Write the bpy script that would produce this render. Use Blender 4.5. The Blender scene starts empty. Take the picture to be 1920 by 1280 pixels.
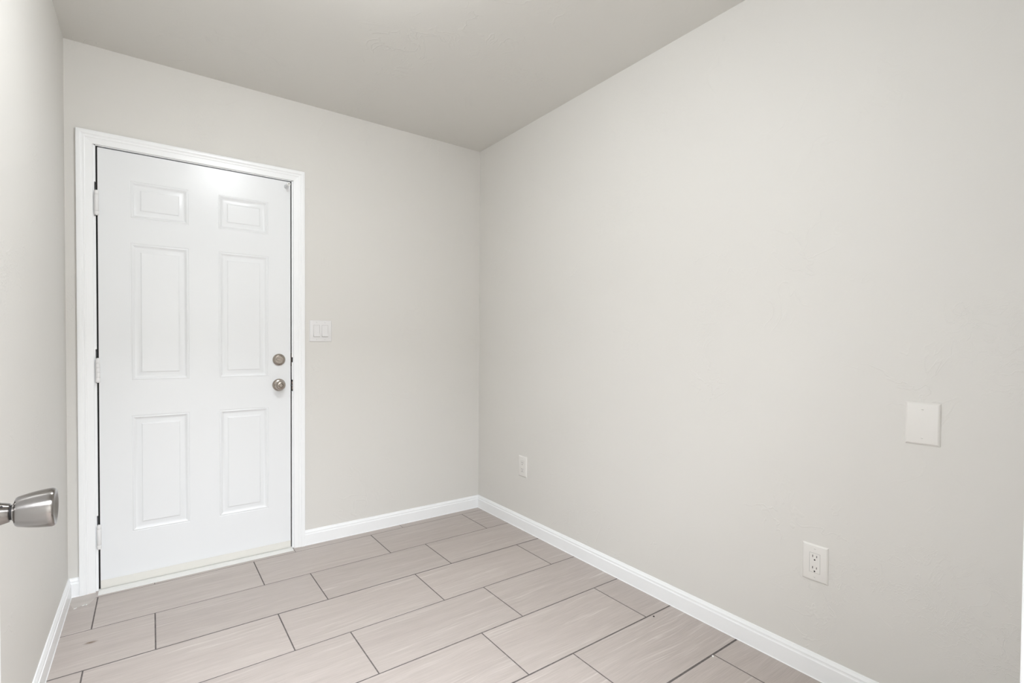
import bpy, math, random
from mathutils import Matrix, Vector

# ------------------------------------------------------------------ camera, world, exposure
scene = bpy.context.scene
COL = scene.collection
R = math.radians

CAM = Vector((-1.85045, -2.92466, 1.14234))
YAW, PITCH, ROLL = R(36.0512), R(-1.0021), R(0.3688)
F_PX, PP_DY = 931.28, 19.37          # focal length and principal point offset in pixels of 1920x1280
cd = bpy.data.cameras.new('camera')
cam = bpy.data.objects.new('camera', cd)
COL.objects.link(cam)
fw = Vector((math.sin(YAW) * math.cos(PITCH), math.cos(YAW) * math.cos(PITCH), math.sin(PITCH)))
r0 = Vector((math.cos(YAW), -math.sin(YAW), 0))
u0 = r0.cross(fw)
rt = r0 * math.cos(ROLL) + u0 * math.sin(ROLL)
up = -r0 * math.sin(ROLL) + u0 * math.cos(ROLL)
cam.matrix_world = Matrix(((rt.x, up.x, -fw.x, CAM.x), (rt.y, up.y, -fw.y, CAM.y), (rt.z, up.z, -fw.z, CAM.z), (0, 0, 0, 1)))
cd.sensor_width = 36.0
cd.lens = F_PX / 1920 * 36.0
cd.shift_y = PP_DY / 1920
cd.clip_start = 0.01
scene.camera = cam

w = bpy.data.worlds.new('world')
scene.world = w
w.use_nodes = True
w.node_tree.nodes['Background'].inputs[0].default_value = (0.02, 0.02, 0.02, 1)
w.node_tree.nodes['Background'].inputs[1].default_value = 0.2

scene.view_settings.view_transform = 'Standard'
scene.view_settings.look = 'None'
scene.view_settings.gamma = 1
scene.view_settings.use_curve_mapping = False
scene.view_settings.exposure = 0.0
scene.cycles.diffuse_bounces = 8
scene.cycles.max_bounces = 12

LAMP = 97.0           # emission of the ceiling lamp's glass dome (out of frame, above)
LAMP_COL = (0.965, 1.0, 1.03)
HALL = 216.0          # added hallway fill light behind the camera, watts
LAMP_X, LAMP_Y = -1.40, -1.50

# added fill: large unseen area light in the hallway behind the camera
hl = bpy.data.lights.new('hall_fill_light', 'AREA')
hl.energy = HALL
hl.shape = 'RECTANGLE'
hl.size, hl.size_y = 1.3, 0.95
hl.color = (0.95, 1.0, 1.075)
ho = bpy.data.objects.new('hall_fill_light', hl)
ho.location = (-1.58, -3.76, 2.43)
COL.objects.link(ho)

# ------------------------------------------------------------------ materials
def mat(name, col, rough=0.5, spec=0.5, metal=0.0):
    m = bpy.data.materials.new(name)
    m.use_nodes = True
    b = m.node_tree.nodes['Principled BSDF']
    b.inputs['Base Color'].default_value = (*col, 1)
    b.inputs['Roughness'].default_value = rough
    b.inputs['Specular IOR Level'].default_value = spec
    b.inputs['Metallic'].default_value = metal
    return m


def nd(m, t, **kw):
    n = m.node_tree.nodes.new(t)
    for k, v in kw.items():
        setattr(n, k, v)
    return n


def lk(m, a, b):
    m.node_tree.links.new(a, b)


def mth(m, op, a, b=None, clamp=False):
    n = nd(m, 'ShaderNodeMath', operation=op, use_clamp=clamp)
    for i, v in enumerate((a, b)):
        if v is None:
            continue
        if isinstance(v, (int, float)):
            n.inputs[i].default_value = v
        else:
            lk(m, v, n.inputs[i])
    return n.outputs[0]


def noise(m, vec, scale, detail=2.0, rough=0.5, dist=0.0):
    n = nd(m, 'ShaderNodeTexNoise')
    n.inputs['Scale'].default_value = scale
    n.inputs['Detail'].default_value = detail
    n.inputs['Roughness'].default_value = rough
    n.inputs['Distortion'].default_value = dist
    lk(m, vec, n.inputs['Vector'])
    return n.outputs['Fac']


def ramp(m, fac, stops):
    n = nd(m, 'ShaderNodeValToRGB')
    e = n.color_ramp.elements
    while len(e) < len(stops):
        e.new(0.5)
    for el, (p, c) in zip(e, stops):
        el.position = p
        el.color = (*c, 1) if len(c) == 3 else c
    lk(m, fac, n.inputs[0])
    return n.outputs[0]


def mapping(m, vec, scale=(1, 1, 1), loc=(0, 0, 0)):
    n = nd(m, 'ShaderNodeMapping')
    n.inputs['Scale'].default_value = scale
    n.inputs['Location'].default_value = loc
    lk(m, vec, n.inputs['Vector'])
    return n.outputs[0]


def plaster(name, col, strength=0.5, rough=0.55, spec=0.3):
    """painted drywall with faint hand-trowelled ridges"""
    m = mat(name, col, rough, spec)
    pos = nd(m, 'ShaderNodeTexCoord').outputs['Object']
    n1 = noise(m, pos, 5.5, 3.0, 0.55, 0.9)
    line = mth(m, 'SUBTRACT', 1.0, mth(m, 'MULTIPLY', mth(m, 'ABSOLUTE', mth(m, 'SUBTRACT', n1, 0.5)), 55.0), True)
    n2 = noise(m, pos, 3.1, 2.0)
    mask = ramp(m, n2, [(0.52, (0, 0, 0)), (0.64, (1, 1, 1))])
    n3 = noise(m, mapping(m, pos, loc=(3, 7, 1)), 14.0, 4.0, 0.6, 1.4)
    line2 = mth(m, 'SUBTRACT', 1.0, mth(m, 'MULTIPLY', mth(m, 'ABSOLUTE', mth(m, 'SUBTRACT', n3, 0.5)), 40.0), True)
    n4 = noise(m, mapping(m, pos, loc=(9, 2, 5)), 2.3, 2.0)
    mask2 = ramp(m, n4, [(0.56, (0, 0, 0)), (0.66, (1, 1, 1))])
    h = mth(m, 'ADD', mth(m, 'MULTIPLY', line, mask), mth(m, 'MULTIPLY', mth(m, 'MULTIPLY', line2, mask2), 0.7))
    fine = noise(m, pos, 160.0, 3.0)
    h = mth(m, 'ADD', h, mth(m, 'MULTIPLY', fine, 0.22))
    low = noise(m, pos, 2.2, 2.0)
    h = mth(m, 'ADD', h, mth(m, 'MULTIPLY', low, 1.5))
    bp = nd(m, 'ShaderNodeBump')
    bp.inputs['Strength'].default_value = strength
    bp.inputs['Distance'].default_value = 0.0012
    lk(m, h, bp.inputs['Height'])
    lk(m, bp.outputs[0], m.node_tree.nodes['Principled BSDF'].inputs['Normal'])
    return m


def brushed(name, col, rough, aniso=0.0):
    """turned metal: every knob here is turned about its own local y axis"""
    m = mat(name, col, rough, 0.5, 1.0)
    if aniso:
        t = nd(m, 'ShaderNodeTangent', direction_type='RADIAL', axis='Y')
        p = m.node_tree.nodes['Principled BSDF']
        p.inputs['Anisotropic'].default_value = aniso
        p.inputs['Anisotropic Rotation'].default_value = 0.25
        lk(m, t.outputs[0], p.inputs['Tangent'])
    return m


WALL_COL = (0.680, 0.667, 0.637)
M_WALL = plaster('wall_paint', WALL_COL, 0.5)
M_CEIL = plaster('ceiling_paint', (0.675, 0.665, 0.633), 0.75)
M_TRIM = mat('white_trim_paint', (0.872, 0.885, 0.893), 0.30, 0.5)
M_DOOR = mat('white_door_paint', (0.785, 0.80, 0.812), 0.28, 0.34)
M_SWEEP = mat('off_white_vinyl', (0.72, 0.71, 0.665), 0.45, 0.4)
M_HINGE = mat('white_painted_hinge', (0.78, 0.78, 0.78), 0.35, 0.5)
M_PLATE = mat('white_plastic', (0.745, 0.73, 0.70), 0.35, 0.5)
M_SWITCH = mat('white_switch_plastic', (0.74, 0.735, 0.735), 0.33, 0.5)
M_NICKEL = brushed('satin_nickel', (0.45, 0.405, 0.36), 0.27)
M_STEEL = brushed('brushed_steel', (0.25, 0.236, 0.222), 0.22, 0.85)
M_DARKSTEEL = brushed('dark_steel', (0.30, 0.30, 0.31), 0.35)
M_BLACK = mat('black_gap', (0.012, 0.011, 0.011), 0.6, 0.2)
M_SLOT = mat('dark_slot', (0.05, 0.046, 0.042), 0.6, 0.3)
M_GROOVE = mat('groove_shade_grey', (0.36, 0.35, 0.34), 0.5, 0.3)  # grey painted in place of shade in rocker gaps and screw slots
M_WORN = mat('worn_wood', (0.30, 0.225, 0.195), 0.7, 0.2)
M_BRASS = mat('dull_strike_metal', (0.34, 0.28, 0.25), 0.45, 0.5, 0.6)
M_ALU = mat('white_aluminium', (0.735, 0.735, 0.715), 0.28, 0.6)
M_RUBBER = mat('grey_white_plastic', (0.66, 0.68, 0.70), 0.4, 0.5)
M_FLECK = mat('white_fleck', (0.85, 0.85, 0.83), 0.4, 0.5)
M_GRIT = mat('black_grit', (0.015, 0.013, 0.013), 0.6, 0.3)
M_CAULK = mat('caulk', (0.80, 0.80, 0.795), 0.4, 0.5)

m = M_GLOW = bpy.data.materials.new('lit_glass')
m.use_nodes = True
m.node_tree.nodes['Principled BSDF'].inputs['Emission Color'].default_value = (*LAMP_COL, 1)
m.node_tree.nodes['Principled BSDF'].inputs['Emission Strength'].default_value = LAMP
m.node_tree.nodes['Principled BSDF'].inputs['Base Color'].default_value = (0.9, 0.9, 0.88, 1)

# clear sealant: mostly see-through with a gloss
m = M_CLEAR = mat('clear_sealant', (0.86, 0.82, 0.77), 0.3, 0.4)
m.node_tree.nodes['Principled BSDF'].inputs['Alpha'].default_value = 0.3

# floor tiles: linear wood-look porcelain
m = M_TILE = mat('grey_beige_tile', (0.5, 0.45, 0.42), 0.42, 0.4)
at = nd(m, 'ShaderNodeAttribute', attribute_name='tile_rand')
pos = nd(m, 'ShaderNodeTexCoord').outputs['Object']
sep = nd(m, 'ShaderNodeSeparateXYZ')
lk(m, at.outputs['Vector'], sep.inputs[0])
off = nd(m, 'ShaderNodeVectorMath', operation='MULTIPLY_ADD')
lk(m, at.outputs['Vector'], off.inputs[0])
off.inputs[1].default_value = (37.0, 23.0, 0.0)
lk(m, pos, off.inputs[2])
tv = off.outputs[0]
warp = noise(m, mapping(m, tv, (2.2, 5.0, 1)), 1.0, 2.0)
wv = nd(m, 'ShaderNodeCombineXYZ')
lk(m, mth(m, 'MULTIPLY', mth(m, 'SUBTRACT', warp, 0.5), 0.05), wv.inputs[1])
wa = nd(m, 'ShaderNodeVectorMath', operation='ADD')
lk(m, tv, wa.inputs[0])
lk(m, wv.outputs[0], wa.inputs[1])
wvec = wa.outputs[0]
grain = noise(m, mapping(m, wvec, (9, 330, 1)), 1.0, 3.0, 0.6)
band = noise(m, mapping(m, wvec, (1.6, 26, 1)), 1.0, 3.0, 0.6)
vein = noise(m, mapping(m, wvec, (3.0, 85, 1), (5, 3, 0)), 1.0, 4.0, 0.65)
veinm = noise(m, mapping(m, wvec, (2.0, 11, 1), (8, 1, 0)), 1.0, 2.0)
c1 = ramp(m, grain, [(0.30, (0.353, 0.313, 0.286)), (0.70, (0.509, 0.451, 0.419))])
c2 = ramp(m, band, [(0.28, (0.373, 0.325, 0.299)), (0.72, (0.486, 0.437, 0.406))])
mx = nd(m, 'ShaderNodeMix', data_type='RGBA')
mx.inputs['Factor'].default_value = 0.5
lk(m, c1, mx.inputs['A'])
lk(m, c2, mx.inputs['B'])
vf = mth(m, 'MULTIPLY', ramp(m, vein, [(0.53, (0, 0, 0)), (0.68, (1, 1, 1))]), ramp(m, veinm, [(0.42, (0, 0, 0)), (0.62, (1, 1, 1))]))
mv = nd(m, 'ShaderNodeMix', data_type='RGBA')
lk(m, mth(m, 'MULTIPLY', vf, 0.5), mv.inputs['Factor'])
lk(m, mx.outputs['Result'], mv.inputs['A'])
mv.inputs['B'].default_value = (0.68, 0.64, 0.60, 1)
# one brown stain on a tile
vd = nd(m, 'ShaderNodeVectorMath', operation='MULTIPLY_ADD')
lk(m, pos, vd.inputs[0])
vd.inputs[1].default_value = (1 / 0.026, 1 / 0.012, 0)
vd.inputs[2].default_value = (2.0393 / 0.026, 0.4864 / 0.012, 0)
ln = nd(m, 'ShaderNodeVectorMath', operation='LENGTH')
lk(m, vd.outputs[0], ln.inputs[0])
st = mth(m, 'MULTIPLY', mth(m, 'SUBTRACT', 1.0, ln.outputs['Value'], True), noise(m, pos, 90.0, 3.0))
ms = nd(m, 'ShaderNodeMix', data_type='RGBA')
lk(m, mth(m, 'MULTIPLY', st, 2.0, True), ms.inputs['Factor'])
lk(m, mv.outputs['Result'], ms.inputs['A'])
ms.inputs['B'].default_value = (0.12, 0.07, 0.03, 1)
# slight tone difference tile to tile
hsv = nd(m, 'ShaderNodeHueSaturation')
lk(m, ms.outputs['Result'], hsv.inputs['Color'])
lk(m, mth(m, 'ADD', 0.965, mth(m, 'MULTIPLY', sep.outputs[2], 0.07)), hsv.inputs['Value'])
lk(m, hsv.outputs[0], m.node_tree.nodes['Principled BSDF'].inputs['Base Color'])
bp = nd(m, 'ShaderNodeBump')
bp.inputs['Strength'].default_value = 0.25
bp.inputs['Distance'].default_value = 0.0006
lk(m, grain, bp.inputs['Height'])
lk(m, bp.outputs[0], m.node_tree.nodes['Principled BSDF'].inputs['Normal'])

m = M_GROUT = mat('dark_grey_grout', (0.13, 0.115, 0.108), 0.85, 0.15)
pos = nd(m, 'ShaderNodeTexCoord').outputs['Object']
lk(m, ramp(m, noise(m, pos, 60.0, 3.0), [(0.3, (0.105, 0.092, 0.088)), (0.7, (0.165, 0.150, 0.142))]), m.node_tree.nodes['Principled BSDF'].inputs['Base Color'])


# ------------------------------------------------------------------ mesh helpers
class MB:
    def __init__(s):
        s.v, s.f, s.mi = [], [], []

    def add(s, verts, faces, mi=0):
        o = len(s.v)
        s.v += [tuple(p) for p in verts]
        s.f += [tuple(o + i for i in f) for f in faces]
        s.mi += [mi] * len(faces)
        return s

    def box(s, x0, x1, y0, y1, z0, z1, mi=0):
        v = [(x, y, z) for x in (x0, x1) for y in (y0, y1) for z in (z0, z1)]
        return s.add(v, [(0, 1, 3, 2), (4, 6, 7, 5), (0, 4, 5, 1), (2, 3, 7, 6), (0, 2, 6, 4), (1, 5, 7, 3)], mi)

    def lathe(s, prof, n=48, mi=0, M=None, cap=True):
        """prof: (distance along +Z, radius) turned round Z, then moved by M"""
        v, f = [], []
        for (d, r) in prof:
            for k in range(n):
                a = 2 * math.pi * k / n
                v.append((r * math.cos(a), r * math.sin(a), d))
        for i in range(len(prof) - 1):
            for k in range(n):
                k2 = (k + 1) % n
                f.append((i * n + k, i * n + k2, (i + 1) * n + k2, (i + 1) * n + k))
        if cap:
            f.append(tuple(reversed(range(n))))
            f.append(tuple((len(prof) - 1) * n + k for k in range(n)))
        if M is not None:
            v = [tuple(M @ Vector(p)) for p in v]
        return s.add(v, f, mi)

    def prism(s, pts, a, b, axis, mi=0):
        """closed outline pts (2D) pulled from a to b along an axis; axis 'x': (y,z), 'y': (x,z), 'z': (x,y)"""
        def P(p, t):
            return {'x': (t, p[0], p[1]), 'y': (p[0], t, p[1]), 'z': (p[0], p[1], t)}[axis]
        n = len(pts)
        v = [P(p, a) for p in pts] + [P(p, b) for p in pts]
        f = [(i, (i + 1) % n, n + (i + 1) % n, n + i) for i in range(n)]
        f += [tuple(range(n)), tuple(range(2 * n - 1, n - 1, -1))]
        return s.add(v, f, mi)

    def build(s, name, mats, parent=None, smooth=30, bevel=0, M=None, fix=True, flat=None):
        import bmesh
        me = bpy.data.meshes.new(name)
        me.from_pydata(s.v, [], s.f)
        for mm in (mats if isinstance(mats, (list, tuple)) else [mats]):
            me.materials.append(mm)
        me.polygons.foreach_set('material_index', s.mi)
        if fix:
            b = bmesh.new()
            b.from_mesh(me)
            bmesh.ops.remove_doubles(b, verts=b.verts, dist=1e-6)
            bmesh.ops.recalc_face_normals(b, faces=b.faces)
            b.to_mesh(me)
            b.free()
        if M is not None:
            me.transform(M)
        if smooth:
            me.polygons.foreach_set('use_smooth', [True] * len(me.polygons))
            me.set_sharp_from_angle(angle=R(smooth))
            if flat:
                for p in me.polygons:
                    if p.area > flat:
                        p.use_smooth = False
        o = bpy.data.objects.new(name, me)
        COL.objects.link(o)
        if parent is not None:
            o.parent = parent
        if bevel:
            md = o.modifiers.new('edge', 'BEVEL')
            md.width = bevel
            md.segments = 2
            md.limit_method = 'ANGLE'
            md.angle_limit = R(40)
        return o


def recenter(o, loc):
    """move a mesh object's origin to loc without moving the mesh"""
    o.data.transform(Matrix.Translation(-Vector(loc)))
    o.location = loc
    return o


def tag(o, label, cat, group=None, kind=None):
    o['label'] = label
    o['category'] = cat
    if group:
        o['group'] = group
    if kind:
        o['kind'] = kind
    return o


def struct(o, label, cat):
    return tag(o, label, cat, kind='structure')


def thing(name, label, cat, loc, rotz=0, group=None):
    o = bpy.data.objects.new(name, None)
    o.empty_display_size = 0.05
    COL.objects.link(o)
    o.location = loc
    o.rotation_euler = (0, 0, rotz)
    return tag(o, label, cat, group)


# ------------------------------------------------------------------ room dimensions (metres)
W = 2.1519            # room width; right wall is x = 0, back wall is y = 0
H = 2.4588
YF = -2.839           # room face of the front wall (the doorway the camera stands in)
YH = -2.954           # hall face of it
XR = -0.0045

# doorway in the back wall
JL, JR, JT = -2.0470, -1.2215, 2.0190     # jamb faces
RO = 0.021
b = MB()
b.box(-W - 0.1, JL - RO, 0, 0.115, 0, H)
b.box(JR + RO, 0.1, 0, 0.115, 0, H)
b.box(JL - RO, JR + RO, 0, 0.115, JT + RO, H)
struct(b.build('wall_back', M_WALL, smooth=0), 'greige back wall with the closed white door in it', 'wall')
struct(MB().box(XR, 0.1, YH, 0, 0, H).build('wall_right', M_WALL, smooth=0), 'long greige wall on the right with outlets and blank plate', 'wall')
struct(MB().box(-W - 0.1, -W, YH, 0, 0, H).build('wall_left', M_WALL, smooth=0), 'narrow greige wall on the left behind the steel door knob', 'wall')
# front wall with the doorway
FL, FR, FT = -2.0610, -1.1550, 2.0450
b = MB()
b.box(-W, FL - RO, YH, YF, 0, H)
b.box(FR + RO, XR, YH, YF, 0, H)
b.box(FL - RO, FR + RO, YH, YF, FT + RO, H)
struct(b.build('wall_front', M_WALL, smooth=0), 'greige front wall around the doorway the camera stands in', 'wall')
struct(MB().box(-3.3, 0.9, -5.2, 0.115, H, H + 0.1).build('ceiling', M_CEIL, smooth=0), 'greige ceiling with faint trowel texture', 'ceiling')
# hallway outside the doorway
b = MB()
b.box(-3.3, 0.9, -5.2, -5.1, 0, H)
b.box(-3.3, -3.2, -5.1, YH, 0, H)
b.box(0.8, 0.9, -5.1, YH, 0, H)
b.box(-3.3, -W - 0.1, YH, YH + 0.1, 0, H)
b.box(0.1, 0.9, YH, YH + 0.1, 0, H)
struct(b.build('wall_hall', M_WALL, smooth=0), 'greige hallway walls behind the camera', 'wall')

# ------------------------------------------------------------------ floor: staggered tiles on grout, one mesh
TY, Y0, TX = 0.3048, -0.0709, 0.6225
ODD, EVEN = -0.1780, -0.5955
GAPS = {0: 0.0036, 1: 0.0046, 2: 0.0066, 3: 0.0050, 4: 0.0056, 5: 0.0064, 6: 0.0078, 7: 0.0060}
random.seed(5)
b = MB()
rnd = []
FX0, FX1 = -3.3, 0.9
for row in range(0, 18):
    yb = Y0 - TY * row + GAPS.get(row, 0.0045) * -0.5          # near edge of this row is the line `row`
    ytop = Y0 - TY * (row - 1) if row else 0.115
    y1 = ytop - GAPS.get(row - 1, 0.0045) * 0.5 if row else 0.115
    y0 = Y0 - TY * row + GAPS.get(row, 0.0045) * 0.5
    start = ODD if row % 2 else EVEN
    g = 0.0022 if row == 0 else 0.0046
    xs = sorted(start + TX * k for k in range(-6, 4))
    xs = [x for x in xs if FX0 < x < FX1]
    ed = [FX0] + xs + [FX1]
    for i in range(len(ed) - 1):
        x0 = ed[i] + (g / 2 if i else 0)
        x1 = ed[i + 1] - (g / 2 if i < len(ed) - 2 else 0)
        e = 0.0006
        v = [(x0, y0, -0.004), (x1, y0, -0.004), (x1, y1, -0.004), (x0, y1, -0.004),
             (x0, y0, -0.0005), (x1, y0, -0.0005), (x1, y1, -0.0005), (x0, y1, -0.0005),
             (x0 + e, y0 + e, 0), (x1 - e, y0 + e, 0), (x1 - e, y1 - e, 0), (x0 + e, y1 - e, 0)]
        f = [(0, 1, 5, 4), (1, 2, 6, 5), (2, 3, 7, 6), (3, 0, 4, 7), (4, 5, 9, 8), (5, 6, 10, 9), (6, 7, 11, 10), (7, 4, 8, 11), (8, 9, 10, 11)]
        b.add(v, f, 0)
        rv = (random.random(), random.random(), random.random())
        rnd += [rv] * len(f)
b.add([(FX0, -5.2, -0.0006), (FX1, -5.2, -0.0006), (FX1, 0.115, -0.0006), (FX0, 0.115, -0.0006)], [(0, 1, 2, 3)], 1)
rnd.append((0, 0, 0))
b.box(FX0, FX1, -5.2, 0.115, -0.12, -0.004, 1)
rnd += [(0, 0, 0)] * 6
fl = b.build('floor', [M_TILE, M_GROUT], smooth=0, fix=False)
ca = fl.data.attributes.new('tile_rand', 'FLOAT_VECTOR', 'FACE')
ca.data.foreach_set('vector', [c for t in rnd for c in t])
struct(fl, 'floor of staggered grey beige wood look tiles with dark grout', 'floor')

# ------------------------------------------------------------------ baseboards
BB = [(0, 0), (0.0138, 0), (0.0128, 0.0022), (0.0120, 0.0030), (0.0120, 0.0585), (0.0112, 0.0602), (0.0096, 0.0612), (0.0088, 0.0640),
      (0.0086, 0.0680), (0.0092, 0.0700), (0.0084, 0.0722), (0.0060, 0.0760), (0.0046, 0.0795), (0.0040, 0.0822), (0.0026, 0.0830), (0, 0.0830)]
C_L, C_R = -2.0565, -1.2130      # casing inner edges
CW = 0.0570
bb = MB().prism([(-t, z) for t, z in BB], C_R + CW, XR, 'x').build('baseboard_back', M_TRIM, smooth=25)
struct(bb, 'white baseboard on the back wall right of the door', 'baseboard')
bb = MB().prism([(-t, z) for t, z in BB], -W, C_L - CW, 'x').build('baseboard_corner', M_TRIM, smooth=25)
struct(bb, 'short white baseboard stub left of the door casing', 'baseboard')
bb = MB().prism([(XR - t, z) for t, z in BB], YF, -0.0, 'y').build('baseboard_right', M_TRIM, smooth=25)
struct(bb, 'white baseboard along the right wall', 'baseboard')
bb = MB().prism([(-W + t, z) for t, z in BB], YF, -0.0, 'y').build('baseboard_left', M_TRIM, smooth=25)
struct(bb, 'white baseboard along the left wall', 'baseboard')

# ------------------------------------------------------------------ door casings and jambs
# casing section: u from inner edge outward, t out of the wall
CASE = [(0, 0), (0, 0.0085), (0.0012, 0.0097), (0.0045, 0.0100), (0.0200, 0.0108), (0.0245, 0.0112), (0.0258, 0.0126), (0.0280, 0.0134), (0.0305, 0.0135),
        (0.0325, 0.0126), (0.0345, 0.0128), (0.0385, 0.0148), (0.0405, 0.0164), (0.0425, 0.0170), (0.0535, 0.0172), (0.0560, 0.0166), (0.0570, 0.0150), (0.0570, 0)]


def casing(name, xl, xr, zt, ywall, sgn, label):
    """three mitred lengths round an opening; sgn -1: standing out towards -y"""
    path = [(xl, 0, -1, 0), (xl, zt, -1, 1), (xr, zt, 1, 1), (xr, 0, 1, 0)]
    b = MB()
    n = len(CASE)
    for a, c in zip(path[:-1], path[1:]):
        v = []
        for (px, pz, mx, mz) in (a, c):
            v += [(px + u * mx, ywall + sgn * t, pz + u * mz) for u, t in CASE]
        f = [(i, (i + 1) % n, n + (i + 1) % n, n + i) for i in range(n)]
        f += [tuple(range(n)), tuple(range(2 * n - 1, n - 1, -1))]
        b.add(v, f)
    import bmesh
    o = b.build(name, M_TRIM, smooth=20)
    return struct(o, label, 'door casing')


casing('trim_1', C_L, C_R, 2.0225, 0, -1, 'white moulded casing around the closed six panel door')
casing('trim_2', FL - 0.006, FR + 0.006, FT + 0.006, YF, 1, 'white casing around the near doorway at the right picture edge')

# jamb of the far door: left leg has a mortise cut a little longer than each hinge
HZ = [(1.8152, 1.7074), (1.0603, 0.9526), (0.3020, 0.1944)]      # hinge top and bottom
b = MB()
b.box(JL - RO, JL - 0.0045, 0, 0.115, 0, JT + RO)
zs = [0.0]
for zt, zb in reversed(HZ):
    zs += [zb - 0.004, zt + 0.042]
zs.append(JT)
for i in range(0, len(zs), 2):
    b.box(JL - 0.0045, JL, 0, 0.115, zs[i], zs[i + 1])
for zt, zb in HZ:
    b.box(JL - 0.0045, JL, 0.040, 0.115, zb - 0.004, zt + 0.042)
# right leg with the deadbolt hole cut through its front edge
b.box(JR + 0.0048, JR + RO, 0, 0.115, 0, JT + RO)
for z0, z1 in ((0, 0.8700), (0.9330, 1.0290), (1.0566, JT)):
    b.box(JR, JR + 0.0048, 0, 0.115, z0, z1)
b.box(JR, JR + 0.0048, 0.030, 0.115, 0.87, 0.933)
b.box(JR, JR + 0.0048, 0.030, 0.115, 1.029, 1.0566)
b.box(JL, JR, 0, 0.115, JT, JT + RO)
# stops
b.box(JL, JL + 0.012, 0.047, 0.09, 0, JT)
b.box(JR - 0.012, JR, 0.047, 0.09, 0, JT)
b.box(JL, JR, 0.047, 0.09, JT - 0.012, JT)
jm = struct(b.build('trim_3', M_TRIM, smooth=0), 'white jamb lining the closed six panel door', 'door jamb')
b = MB()  # black strips added so the gap round the door goes dark like shade
b.box(JL + 0.0002, JL + 0.0075, 0.0050, 0.0465, 0.006, JT)
b.box(JR - 0.0068, JR - 0.0014, 0.0100, 0.0465, 0.006, JT)
b.box(JL, JR, 0.0170, 0.0465, JT - 0.0065, JT - 0.0002)
b.build('gap_shade', M_BLACK, jm, smooth=0)['label'] = 'black strips standing in for shade in the door gap'
s = MB().box(JR + 0.0045, JR + 0.0047, 0.0005, 0.030, 1.0290, 1.0566).build('deadbolt_hole', M_BLACK, jm, smooth=0)
s = MB().box(JR - 0.0012, JR - 0.0001, 0.004, 0.040, 1.0080, 1.0790).build('deadbolt_strike', M_BRASS, jm, smooth=0)
s['label'] = 'dull metal deadbolt strike plate'
b = MB()
b.box(JR + 0.0040, JR + 0.0047, 0.0004, 0.030, 0.8700, 0.9330, 0)
b.box(JR - 0.001, JR + 0.0042, 0.0002, 0.028, 0.8985, 0.9060, 1)
b.box(JR + 0.0010, JR + 0.0046, -0.0004, 0.004, 0.9100, 0.9230, 2)
b.box(JR + 0.0012, JR + 0.0046, -0.0004, 0.004, 0.8800, 0.8960, 2)
s = b.build('latch_strike', [M_BLACK, M_DARKSTEEL, M_WORN], jm, smooth=0)
s['label'] = 'dark worn latch strike cut into the jamb'

# jamb of the near doorway
b = MB()
b.box(FL - RO, FL, YH, YF, 0, FT + RO)
b.box(FR, FR + RO, YH, YF, 0, FT + RO)
b.box(FL, FR, YH, YF, FT, FT + RO)
b.box(FR - 0.011, FR, YH + 0.03, YF - 0.037, 0, FT)
j2 = struct(b.build('trim_4', M_TRIM, smooth=0), 'white jamb of the near doorway at the right picture edge', 'door jamb')
b = MB()
b.box(FR - 0.0012, FR - 0.0001, YF - 0.030, YF - 0.0005, 0.858, 0.914)
s = b.build('latch_strike', M_DARKSTEEL, j2, smooth=0)
s['label'] = 'dark grey strike plate'


# ------------------------------------------------------------------ panel doors
PROF = [(0.0, 0.0), (0.0016, 0.0013), (0.0036, 0.0012), (0.0056, 0.0000), (0.0078, -0.0004), (0.0100, 0.0004), (0.0140, 0.0036), (0.0175, 0.0060),
        (0.0205, 0.0068), (0.0250, 0.0066), (0.0375, 0.0044), (0.0395, 0.0036), (0.0425, 0.0010), (0.0438, 0.0007)]


def panel_door(mbld, w, h, t, xs, zs, front=True):
    """slab with pressed six-panel face: u 0..w, v 0..h, face at y=0 looking to -y, back at y=t"""
    def V(u, v, d):
        return (u, d, v)
    ux = [0, xs[0][0], xs[0][1], xs[1][0], xs[1][1], w]
    vz = [0]
    for a, c in zs:
        vz += [a, c]
    vz.append(h)
    for side in (0, 1):
        def D(d):
            return d if side == 0 else t - d
        for i in range(5):
            for j in range(len(vz) - 1):
                u0_, u1_, v0_, v1_ = ux[i], ux[i + 1], vz[j], vz[j + 1]
                if i in (1, 3) and j % 2 == 1:
                    vv, ff = [], []
                    for (o, d) in PROF:
                        vv += [V(u0_ + o, v0_ + o, D(d)), V(u1_ - o, v0_ + o, D(d)), V(u1_ - o, v1_ - o, D(d)), V(u0_ + o, v1_ - o, D(d))]
                    for k in range(len(PROF) - 1):
                        for q in range(4):
                            q2 = (q + 1) % 4
                            ff.append((k * 4 + q, k * 4 + q2, k * 4 + 4 + q2, k * 4 + 4 + q))
                    k = (len(PROF) - 1) * 4
                    ff.append((k, k + 1, k + 2, k + 3))
                    mbld.add(vv, ff)
                else:
                    mbld.add([V(u0_, v0_, D(0)), V(u1_, v0_, D(0)), V(u1_, v1_, D(0)), V(u0_, v1_, D(0))], [(0, 1, 2, 3)])
    for a, c in zip(ux[:-1], ux[1:]):
        for v in (0, h):
            mbld.add([V(a, v, 0), V(c, v, 0), V(c, v, t), V(a, v, t)], [(0, 1, 2, 3)])
    for a, c in zip(vz[:-1], vz[1:]):
        for u in (0, w):
            mbld.add([V(u, a, 0), V(u, c, 0), V(u, c, t), V(u, a, t)], [(0, 1, 2, 3)])


def rot_to(axis, origin):
    """matrix taking +Z to the given axis at origin"""
    return Matrix.Translation(origin) @ Vector((0, 0, 1)).rotation_difference(Vector(axis)).to_matrix().to_4x4()


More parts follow.
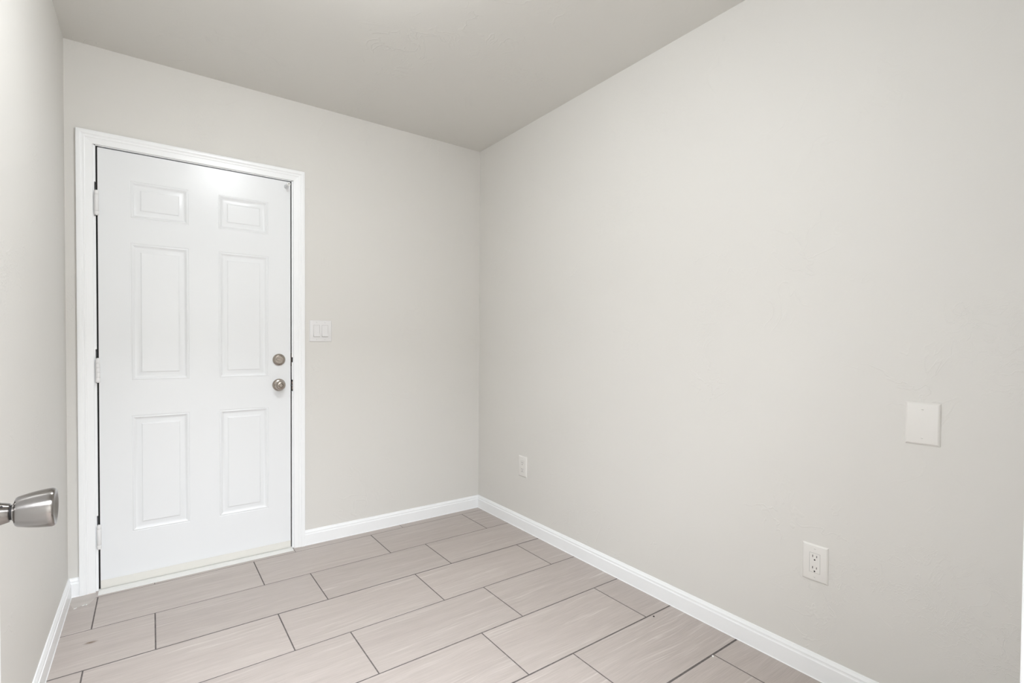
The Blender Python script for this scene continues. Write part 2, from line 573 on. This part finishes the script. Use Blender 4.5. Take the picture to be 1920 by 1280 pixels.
DX0, DX1 = -2.0405, -1.2275
DZ0, DZ1 = 0.0080, 2.0135
b = MB()
px = [(-1.9252 - DX0, -1.6953 - DX0), (-1.5690 - DX0, -1.3385 - DX0)]
pz = [(0.2440 - DZ0, 0.7905 - DZ0), (0.9545 - DZ0, 1.5975 - DZ0), (1.7120 - DZ0, 1.8855 - DZ0)]
panel_door(b, DX1 - DX0, DZ1 - DZ0, 0.0445, px, pz)
d1 = b.build('door_1', M_DOOR, smooth=22, flat=0.0105)
d1.location = (DX0, 0.0015, DZ0)
struct(d1, 'closed white six panel door in the back wall', 'door')
DI = Matrix.Translation((-DX0, -0.0015, -DZ0))      # world to door space


def dpart(b, name, mats, parent=d1, smooth=30, bevel=0, M=None):
    return b.build(name, mats, parent, smooth, bevel, M=DI @ M if M is not None else DI)


# bottom sweep
b = MB().prism([(0.0012, 0.0440), (-0.0010, 0.0448), (-0.0022, 0.0440), (-0.0028, 0.0300), (-0.0040, 0.0220), (-0.0036, 0.0100), (-0.0020, 0.0066), (0.0012, 0.0066)], DX0 + 0.001, DX1 - 0.001, 'x')
s = dpart(b, 'door_sweep', M_SWEEP, smooth=25)
s['label'] = 'off-white vinyl bottom sweep'
# hinges: five-knuckle barrels painted white, the lower and upper ones with capped ends
for k, (zt, zb) in enumerate(HZ):
    hx, hy = JL + 0.0036, -0.0090
    hh = zt - zb
    r = 0.0083
    b = MB()
    cuts = [0.0, 0.19, 0.40, 0.60, 0.80, 1.0] if k == 1 else [0.0, 0.165, 0.84, 1.0]
    for a, c in zip(cuts[:-1], cuts[1:]):
        b.lathe([(0.0002, r - 0.0006), (0.0010, r), ((c - a) * hh - 0.0010, r), ((c - a) * hh - 0.0002, r - 0.0006)], 24, M=Matrix.Translation((hx, hy, zb + a * hh)))
    b.box(hx - 0.0005, hx + 0.0062, hy + 0.001, 0.004, zb + 0.003, zt - 0.003)
    hb = dpart(b, 'hinge', M_HINGE, smooth=40)
    b = MB().lathe([(0, 0.0066), (hh + 0.0030, 0.0066), (hh + 0.0042, 0.0040)], 20, M=Matrix.Translation((hx, hy, zb - 0.0012)))
    dpart(b, 'hinge_pin', M_HINGE, hb, smooth=40)
# deadbolt with thumb turn
dc = Vector((-1.2868, 0.0015, 1.0446))
MM = rot_to((0, -1, 0), dc)
b = MB().lathe([(0, 0.0318), (0.0035, 0.0318), (0.0065, 0.0308), (0.0125, 0.0232), (0.0136, 0.0214), (0.0138, 0.0205), (0.0128, 0.0198), (0.0128, 0.0)], 64, M=MM, cap=False)
db = dpart(b, 'deadbolt', M_NICKEL, smooth=28)
b = MB()
n = 24
ring = []
for k in range(n):
    a = 2 * math.pi * k / n
    ring.append((0.0182 * math.cos(a), 0.0054 * math.sin(a) * (1.25 if math.cos(a) < 0 else 0.75)))
b2 = []
for (dep, sc) in ((0.0120, 1.0), (0.0210, 1.0), (0.0265, 0.95), (0.0292, 0.80)):
    b2 += [(x * sc, y * sc, dep) for x, y in ring]
ff = [(i * n + k, i * n + (k + 1) % n, (i + 1) * n + (k + 1) % n, (i + 1) * n + k) for i in range(3) for k in range(n)] + [tuple(3 * n + k for k in range(n))]
tr = Matrix.Translation(dc) @ Matrix(((1, 0, 0, 0), (0, 0, -1, 0), (0, 1, 0, 0), (0, 0, 0, 1))) @ Matrix.Rotation(R(-9), 4, 'Z')
b.add([tuple(tr @ Vector(p)) for p in b2], ff)
dpart(b, 'thumb_turn', M_NICKEL, db, smooth=35)
# knob with rose and turn button
kc = Vector((-1.2868, 0.0015, 0.9075))
MM = rot_to((0, -1, 0), kc)
b = MB().lathe([(0, 0.0332), (0.0022, 0.0332), (0.0045, 0.0322), (0.0085, 0.0275), (0.0110, 0.0215), (0.0130, 0.0170), (0.0200, 0.0150), (0.0260, 0.0140), (0.0260, 0)], 64, M=MM, cap=False)
dk = dpart(b, 'door_knob', M_NICKEL, smooth=30)
b = MB().lathe([(0.0190, 0.0), (0.0190, 0.0130), (0.0225, 0.0185), (0.0265, 0.0228), (0.0315, 0.0252), (0.0370, 0.0260), (0.0420, 0.0253), (0.0470, 0.0228), (0.0510, 0.0186), (0.0528, 0.0150), (0.0534, 0.0122), (0.0520, 0.0110), (0.0500, 0.0100), (0.0500, 0)], 64, M=MM, cap=False)
dpart(b, 'knob_grip', M_NICKEL, dk, smooth=40)
b = MB().lathe([(0.0495, 0.0084), (0.0535, 0.0084), (0.0552, 0.0074), (0.0556, 0.0)], 40, M=MM, cap=False)
tb = dpart(b, 'turn_button', M_NICKEL, dk, smooth=30)
b = MB().prism([(-0.0086, -0.0022), (0.0086, -0.0022), (0.0086, 0.0012), (-0.0086, 0.0012)], 0.0515, 0.0590, 'z')
o = dpart(b, 'thumb_ridge', M_NICKEL, tb, smooth=0, M=Matrix.Translation(kc) @ Matrix(((1, 0, 0, 0), (0, 0, -1, 0), (0, 1, 0, 0), (0, 0, 0, 1))))
b = MB().lathe([(0.0, 0.0022), (0.0012, 0.0022)], 12, M=rot_to((-0.75, -0.66, 0.05), kc + Vector((-0.0215, -0.0108, 0.0005))))
s = dpart(b, 'release_hole', M_BLACK, dk, smooth=0)
s['label'] = 'small dark release hole'
# rigid door stop screwed to the top corner of the door
sc = Vector((-1.2478, 0.0015, 1.9850))
MM = rot_to((0, -1, 0), sc)
b = MB().lathe([(0, 0.0120), (0.0015, 0.0122), (0.0060, 0.0112), (0.0150, 0.0076), (0.0280, 0.0058), (0.0520, 0.0052)], 32, M=MM)
ds = dpart(b, 'door_stop', M_RUBBER, smooth=40)
b = MB().lathe([(0.0500, 0.0), (0.0500, 0.0080), (0.0600, 0.0086), (0.0650, 0.0078), (0.0655, 0.0034), (0.0610, 0.0024), (0.0610, 0.0)], 32, M=MM, cap=False)
s = dpart(b, 'rubber_tip', M_FLECK, ds, smooth=40)
b = MB().lathe([(0.0605, 0.0023), (0.0614, 0.0023)], 16, M=MM)
s = dpart(b, 'tip_hole', M_SLOT, ds, smooth=0)

# threshold: low ribbed aluminium strip under the door
b = MB()
tp = [(0.100, 0), (0.100, 0.0060), (0.004, 0.0056), (-0.004, 0.0050), (-0.0130, 0.0040), (-0.0150, 0.0050), (-0.0170, 0.0050), (-0.0190, 0.0038),
      (-0.0230, 0.0036), (-0.0250, 0.0046), (-0.0270, 0.0046), (-0.0290, 0.0034), (-0.0330, 0.0032), (-0.0350, 0.0042), (-0.0370, 0.0042), (-0.0390, 0.0030), (-0.0470, 0.0024), (-0.0490, 0.0012), (-0.0490, 0)]
n = len(tp)
v = [(JL + 0.0005, y * (1.13 if y < 0 else 1), z) for y, z in tp] + [(JR - 0.0005, y * (0.90 if y < 0 else 1), z) for y, z in tp]
f = [(i, (i + 1) % n, n + (i + 1) % n, n + i) for i in range(n)] + [tuple(range(n)), tuple(range(2 * n - 1, n - 1, -1))]
b.add(v, f)
th = recenter(b.build('door_threshold', M_ALU, smooth=20), (-1.634, -0.02, 0))
tag(th, 'low ribbed off-white threshold strip under the closed door', 'threshold')

# near door, standing open along the left edge of the picture
NX, NY0, NW, NT = -2.0262, -2.829, 0.9020, 0.035
b = MB()
panel_door(b, NW, 2.030, NT, [(0.12, 0.385), (0.517, 0.782)], [(0.236, 0.783), (0.947, 1.590), (1.704, 1.878)])
d2 = b.build('door_2', M_TRIM, smooth=22, flat=0.0105)
d2.location = (NX, NY0, 0.010)
d2.rotation_euler = (0, 0, R(90))            # local +x runs along world +y, local -y faces world +x
struct(d2, 'open white door at the left picture edge carrying the steel knob', 'door')
KY, KZ = NY0 + NW - 0.060, 0.9090
lk_ = Vector((KY - NY0, 0, KZ - 0.010))      # knob axis in door space


def near_knob(side):
    MM = rot_to((0, -1, 0), lk_) if side == 0 else rot_to((0, 1, 0), lk_ + Vector((0, NT, 0)))
    b = MB().lathe([(0, 0.0330), (0.0018, 0.0330), (0.0034, 0.0300), (0.0054, 0.0210), (0.0074, 0.0168), (0.0100, 0.0154), (0.0205, 0.0124), (0.0216, 0.0114), (0.0216, 0)], 64, M=MM, cap=False)
    k = b.build('door_knob', M_STEEL, d2, smooth=30)
    b = MB().lathe([(0.0205, 0.0), (0.0205, 0.0098), (0.0250, 0.0098), (0.0250, 0.0)], 40, M=MM, cap=False)
    s = b.build('neck_gap', M_BLACK, k, smooth=0)
    b = MB().lathe([(0.0240, 0.0), (0.0240, 0.0116), (0.0264, 0.0122), (0.0264, 0.0)], 48, M=MM, cap=False)
    b.build('neck_ring', M_STEEL, k, smooth=30)
    b = MB().lathe([(0.0262, 0.0), (0.0262, 0.0170), (0.0270, 0.0187), (0.0288, 0.0200), (0.0325, 0.0211), (0.0400, 0.0231), (0.0500, 0.0250), (0.0590, 0.0261),
                    (0.0636, 0.0263), (0.0658, 0.0257), (0.0671, 0.0243), (0.0674, 0.0228), (0.0664, 0.0195), (0.0646, 0.0135), (0.0635, 0.0060), (0.0632, 0.0)], 96, M=MM, cap=False)
    b.build('knob_grip', M_STEEL, k, smooth=40)
    if side == 0:
        a = R(52)
        dirv = Vector((-math.cos(a), 0, math.sin(a)))
        p = lk_ + Vector((0, -0.0140, 0)) + dirv * 0.0141
        b = MB().lathe([(0, 0.0019), (0.0007, 0.0019)], 16, M=rot_to(dirv + Vector((0, -0.2, 0)), p))
        s = b.build('release_hole', M_BLACK, k, smooth=0)
        s['label'] = 'small black release hole'


near_knob(0)
near_knob(1)


# ------------------------------------------------------------------ wall plates
def plate_mb(wd, ht, t=0.0058, e=0.0055):
    """bevelled wall plate centred on the origin, its back on y=0, looking to -y; optional cutouts are separate parts"""
    b = MB()
    rings = [(0, 0), (0, 0.0016), (0.0012, 0.0030), (e * 0.6, t * 0.86), (e, t)]
    v = []
    for o, d in rings:
        x, z = wd / 2 - o, ht / 2 - o
        v += [(-x, -d, -z), (x, -d, -z), (x, -d, z), (-x, -d, z)]
    f = []
    for k in range(len(rings) - 1):
        for q in range(4):
            q2 = (q + 1) % 4
            f.append((k * 4 + q, k * 4 + q2, k * 4 + 4 + q2, k * 4 + 4 + q))
    k = (len(rings) - 1) * 4
    f += [(k, k + 1, k + 2, k + 3), (3, 2, 1, 0)]
    return b.add(v, f)


def screw(parent, x, z, ang, t=0.0058, m=M_PLATE):
    b = MB().lathe([(t - 0.0005, 0.0033), (t + 0.0005, 0.0030), (t + 0.0010, 0.0020)], 20, M=rot_to((0, -1, 0), (x, 0, z)))
    o = b.build('screw', m, parent, smooth=40)
    b = MB().box(-0.0026, 0.0026, -t - 0.00115, -t - 0.0004, -0.0004, 0.0004)
    s = b.build('screw_slot', M_GROOVE, o, smooth=0, M=Matrix.Translation((x, 0, z)) @ Matrix.Rotation(R(ang), 4, 'Y'))
    return o


def frame_mb(wd, ht, band, y0, y1):
    b = MB()
    b.box(-wd / 2, wd / 2, y0, y1, ht / 2 - band, ht / 2)
    b.box(-wd / 2, wd / 2, y0, y1, -ht / 2, -ht / 2 + band)
    b.box(-wd / 2, -wd / 2 + band, y0, y1, -ht / 2, ht / 2)
    b.box(wd / 2 - band, wd / 2, y0, y1, -ht / 2, ht / 2)
    return b


def make_outlet(name, label, loc, rotz):
    t = thing(name, label, 'outlet', loc, rotz)
    plate_mb(0.0815, 0.1260).build('wall_plate', M_PLATE, t, smooth=25)
    f = MB().box(-0.0168, 0.0168, -0.0064, -0.002, -0.0333, 0.0333).build('receptacle', M_PLATE, t, smooth=0, bevel=0.0008)
    frame_mb(0.0344, 0.0674, 0.0004, -0.0059, -0.0052).build('receptacle_gap', M_SLOT, t, smooth=0)
    for zc in (0.0197, -0.0197):
        for x, hh in ((-0.0063, 0.0082), (0.0063, 0.0070)):
            MB().box(x - 0.0011, x + 0.0011, -0.0066, -0.0060, zc + 0.0035 - hh / 2, zc + 0.0035 + hh / 2).build('blade_slot', M_SLOT, f, smooth=0)
        g = MB().lathe([(0.0060, 0.0026), (0.0066, 0.0026)], 20, M=rot_to((0, -1, 0), (0, 0, zc - 0.0086)))
        g.build('ground_hole', M_BLACK, f, smooth=0)
    screw(t, 0, 0.0487, 12)
    screw(t, 0, -0.0487, 20)
    return t


def dup(root, loc, label):
    r = root.copy()
    COL.objects.link(r)
    r.location = loc
    r['label'] = label
    for ch in list(root.children):
        c = ch.copy()
        COL.objects.link(c)
        c.parent = r
        for g in list(ch.children):
            d = g.copy()
            COL.objects.link(d)
            d.parent = c
    return r


RW = R(90) * -1        # plates on the right wall look towards -x
o1 = make_outlet('wall_outlet', 'white outlet low on the right wall, nearest the camera under the blank plate', (XR, -2.1705, 0.3942), RW)
o1['group'] = 'outlets on the right wall'
o2 = dup(o1, (XR, -0.5112, 0.3870), 'white outlet low on the right wall beside the back corner')

bpl = thing('blank_plate', 'blank white wall plate with two screws on the right wall', 'wall plate', (XR, -2.4560, 0.9120), RW)
plate_mb(0.0830, 0.1252, 0.0062, 0.0065).build('plate', M_PLATE, bpl, smooth=25)
screw(bpl, 0, 0.0421, 4, 0.0062)
screw(bpl, 0, -0.0421, 14, 0.0062)

sw = thing('light_switch', 'white double rocker light switch beside the closed door', 'light switch', (-1.0685, 0, 1.2037))
plate_mb(0.1222, 0.1208, 0.0058, 0.0045).build('wall_plate', M_SWITCH, sw, smooth=25)
for xc in (-0.0230, 0.0230):
    frame_mb(0.0342, 0.0678, 0.0009, -0.0060, -0.0054).build('rocker_gap', M_GROOVE, sw, smooth=0, M=Matrix.Translation((xc, 0, 0)))
    b = MB().prism([(-0.003, 0.0328), (-0.0052, 0.0328), (-0.0060, 0.0318), (-0.0062, 0.0), (-0.0122, -0.0296), (-0.0118, -0.0306), (-0.003, -0.0316)], -0.0160, 0.0160, 'x')
    b.build('rocker', M_SWITCH, sw, smooth=15, bevel=0.0006, M=Matrix.Translation((xc, 0, 0)))
    for z in (0.0480, -0.0480):
        screw(sw, xc, z, 60, 0.0058, M_SWITCH)

# ------------------------------------------------------------------ ceiling lamp, above the picture
lamp = thing('ceiling_light', 'round flush ceiling light with lit glass dome in the middle of the ceiling', 'ceiling light', (LAMP_X, LAMP_Y, H))
MD = rot_to((0, 0, -1), (0, 0, 0))
MB().lathe([(0, 0.135), (0.012, 0.135), (0.020, 0.125), (0.020, 0.0)], 64, M=MD, cap=False).build('base_pan', M_TRIM, lamp, smooth=35)
MB().lathe([(0.018, 0.118), (0.030, 0.120), (0.050, 0.115), (0.070, 0.098), (0.086, 0.070), (0.095, 0.036), (0.097, 0.0)], 64, M=MD, cap=False).build('glass_dome', M_GLOW, lamp, smooth=60)

# ------------------------------------------------------------------ small marks on the floor
b = MB()
pts = [(-2.1380, -0.0180), (-2.0900, -0.0165), (-2.0560, -0.0170), (-2.0480, -0.0620), (-2.0560, -0.0800), (-2.0719, -0.1240), (-2.0880, -0.1290), (-2.1120, -0.1330), (-2.1290, -0.1200), (-2.1390, -0.0700)]
n = len(pts)
cx_ = sum(p[0] for p in pts) / n
cy_ = sum(p[1] for p in pts) / n
v = [(x, y, 0.0003) for x, y in pts] + [(cx_ + (x - cx_) * 0.93, cy_ + (y - cy_) * 0.93, 0.0012) for x, y in pts]
f = [(i, (i + 1) % n, n + (i + 1) % n, n + i) for i in range(n)] + [tuple(range(n, 2 * n))]
b.add(v, f)
tag(recenter(b.build('sealant_smear', M_CLEAR, smooth=40), (cx_, cy_, 0)), 'clear glossy sealant smear on the tile at the left casing foot', 'sealant')


def fleck(name, x, y, lx, ly, h, rot, mat_, label, cat, seed, group=None):
    rr = random.Random(seed)
    n = 9
    b = MB()
    ring = []
    for k in range(n):
        a = 2 * math.pi * k / n
        q = rr.uniform(0.65, 1.1)
        ring.append((lx / 2 * q * math.cos(a), ly / 2 * q * math.sin(a)))
    v = [(px_, py_, 0) for px_, py_ in ring] + [(px_ * 0.9, py_ * 0.9, h * 0.6) for px_, py_ in ring] + [(0, 0, h)]
    f = [(i, (i + 1) % n, n + (i + 1) % n, n + i) for i in range(n)] + [(n + i, n + (i + 1) % n, 2 * n) for i in range(n)] + [tuple(range(n - 1, -1, -1))]
    b.add(v, f)
    o = b.build(name, mat_, smooth=50)
    o.location = (x, y, 0.0013 if cat == 'paint fleck' else 0)
    o.rotation_euler = (0, 0, rot)
    return tag(o, label, cat, group)


fleck('paint_fleck', -2.1150, -0.1405, 0.016, 0.005, 0.0016, 0.5, M_FLECK, 'small white fleck on the tile nearest the left baseboard', 'paint fleck', 1, 'white flecks beside the sealant')
fleck('paint_fleck', -2.0905, -0.1290, 0.011, 0.006, 0.0016, 0.2, M_FLECK, 'left one of two white flecks at the sealant edge', 'paint fleck', 2, 'white flecks beside the sealant')
fleck('paint_fleck', -2.0800, -0.1290, 0.010, 0.007, 0.0016, 1.0, M_FLECK, 'right one of two white flecks at the sealant edge', 'paint fleck', 3, 'white flecks beside the sealant')
fleck('grit_speck', -0.1499, -1.6099, 0.0080, 0.0085, 0.004, 0.3, M_GRIT, 'tiny black speck on a tile near the right baseboard', 'speck', 4)
fleck('mortar_crumb', -0.1890, -1.9060, 0.012, 0.007, 0.0022, 0.7, M_FLECK, 'small white crumb in the grout at a tile corner near the right baseboard', 'crumb', 5)
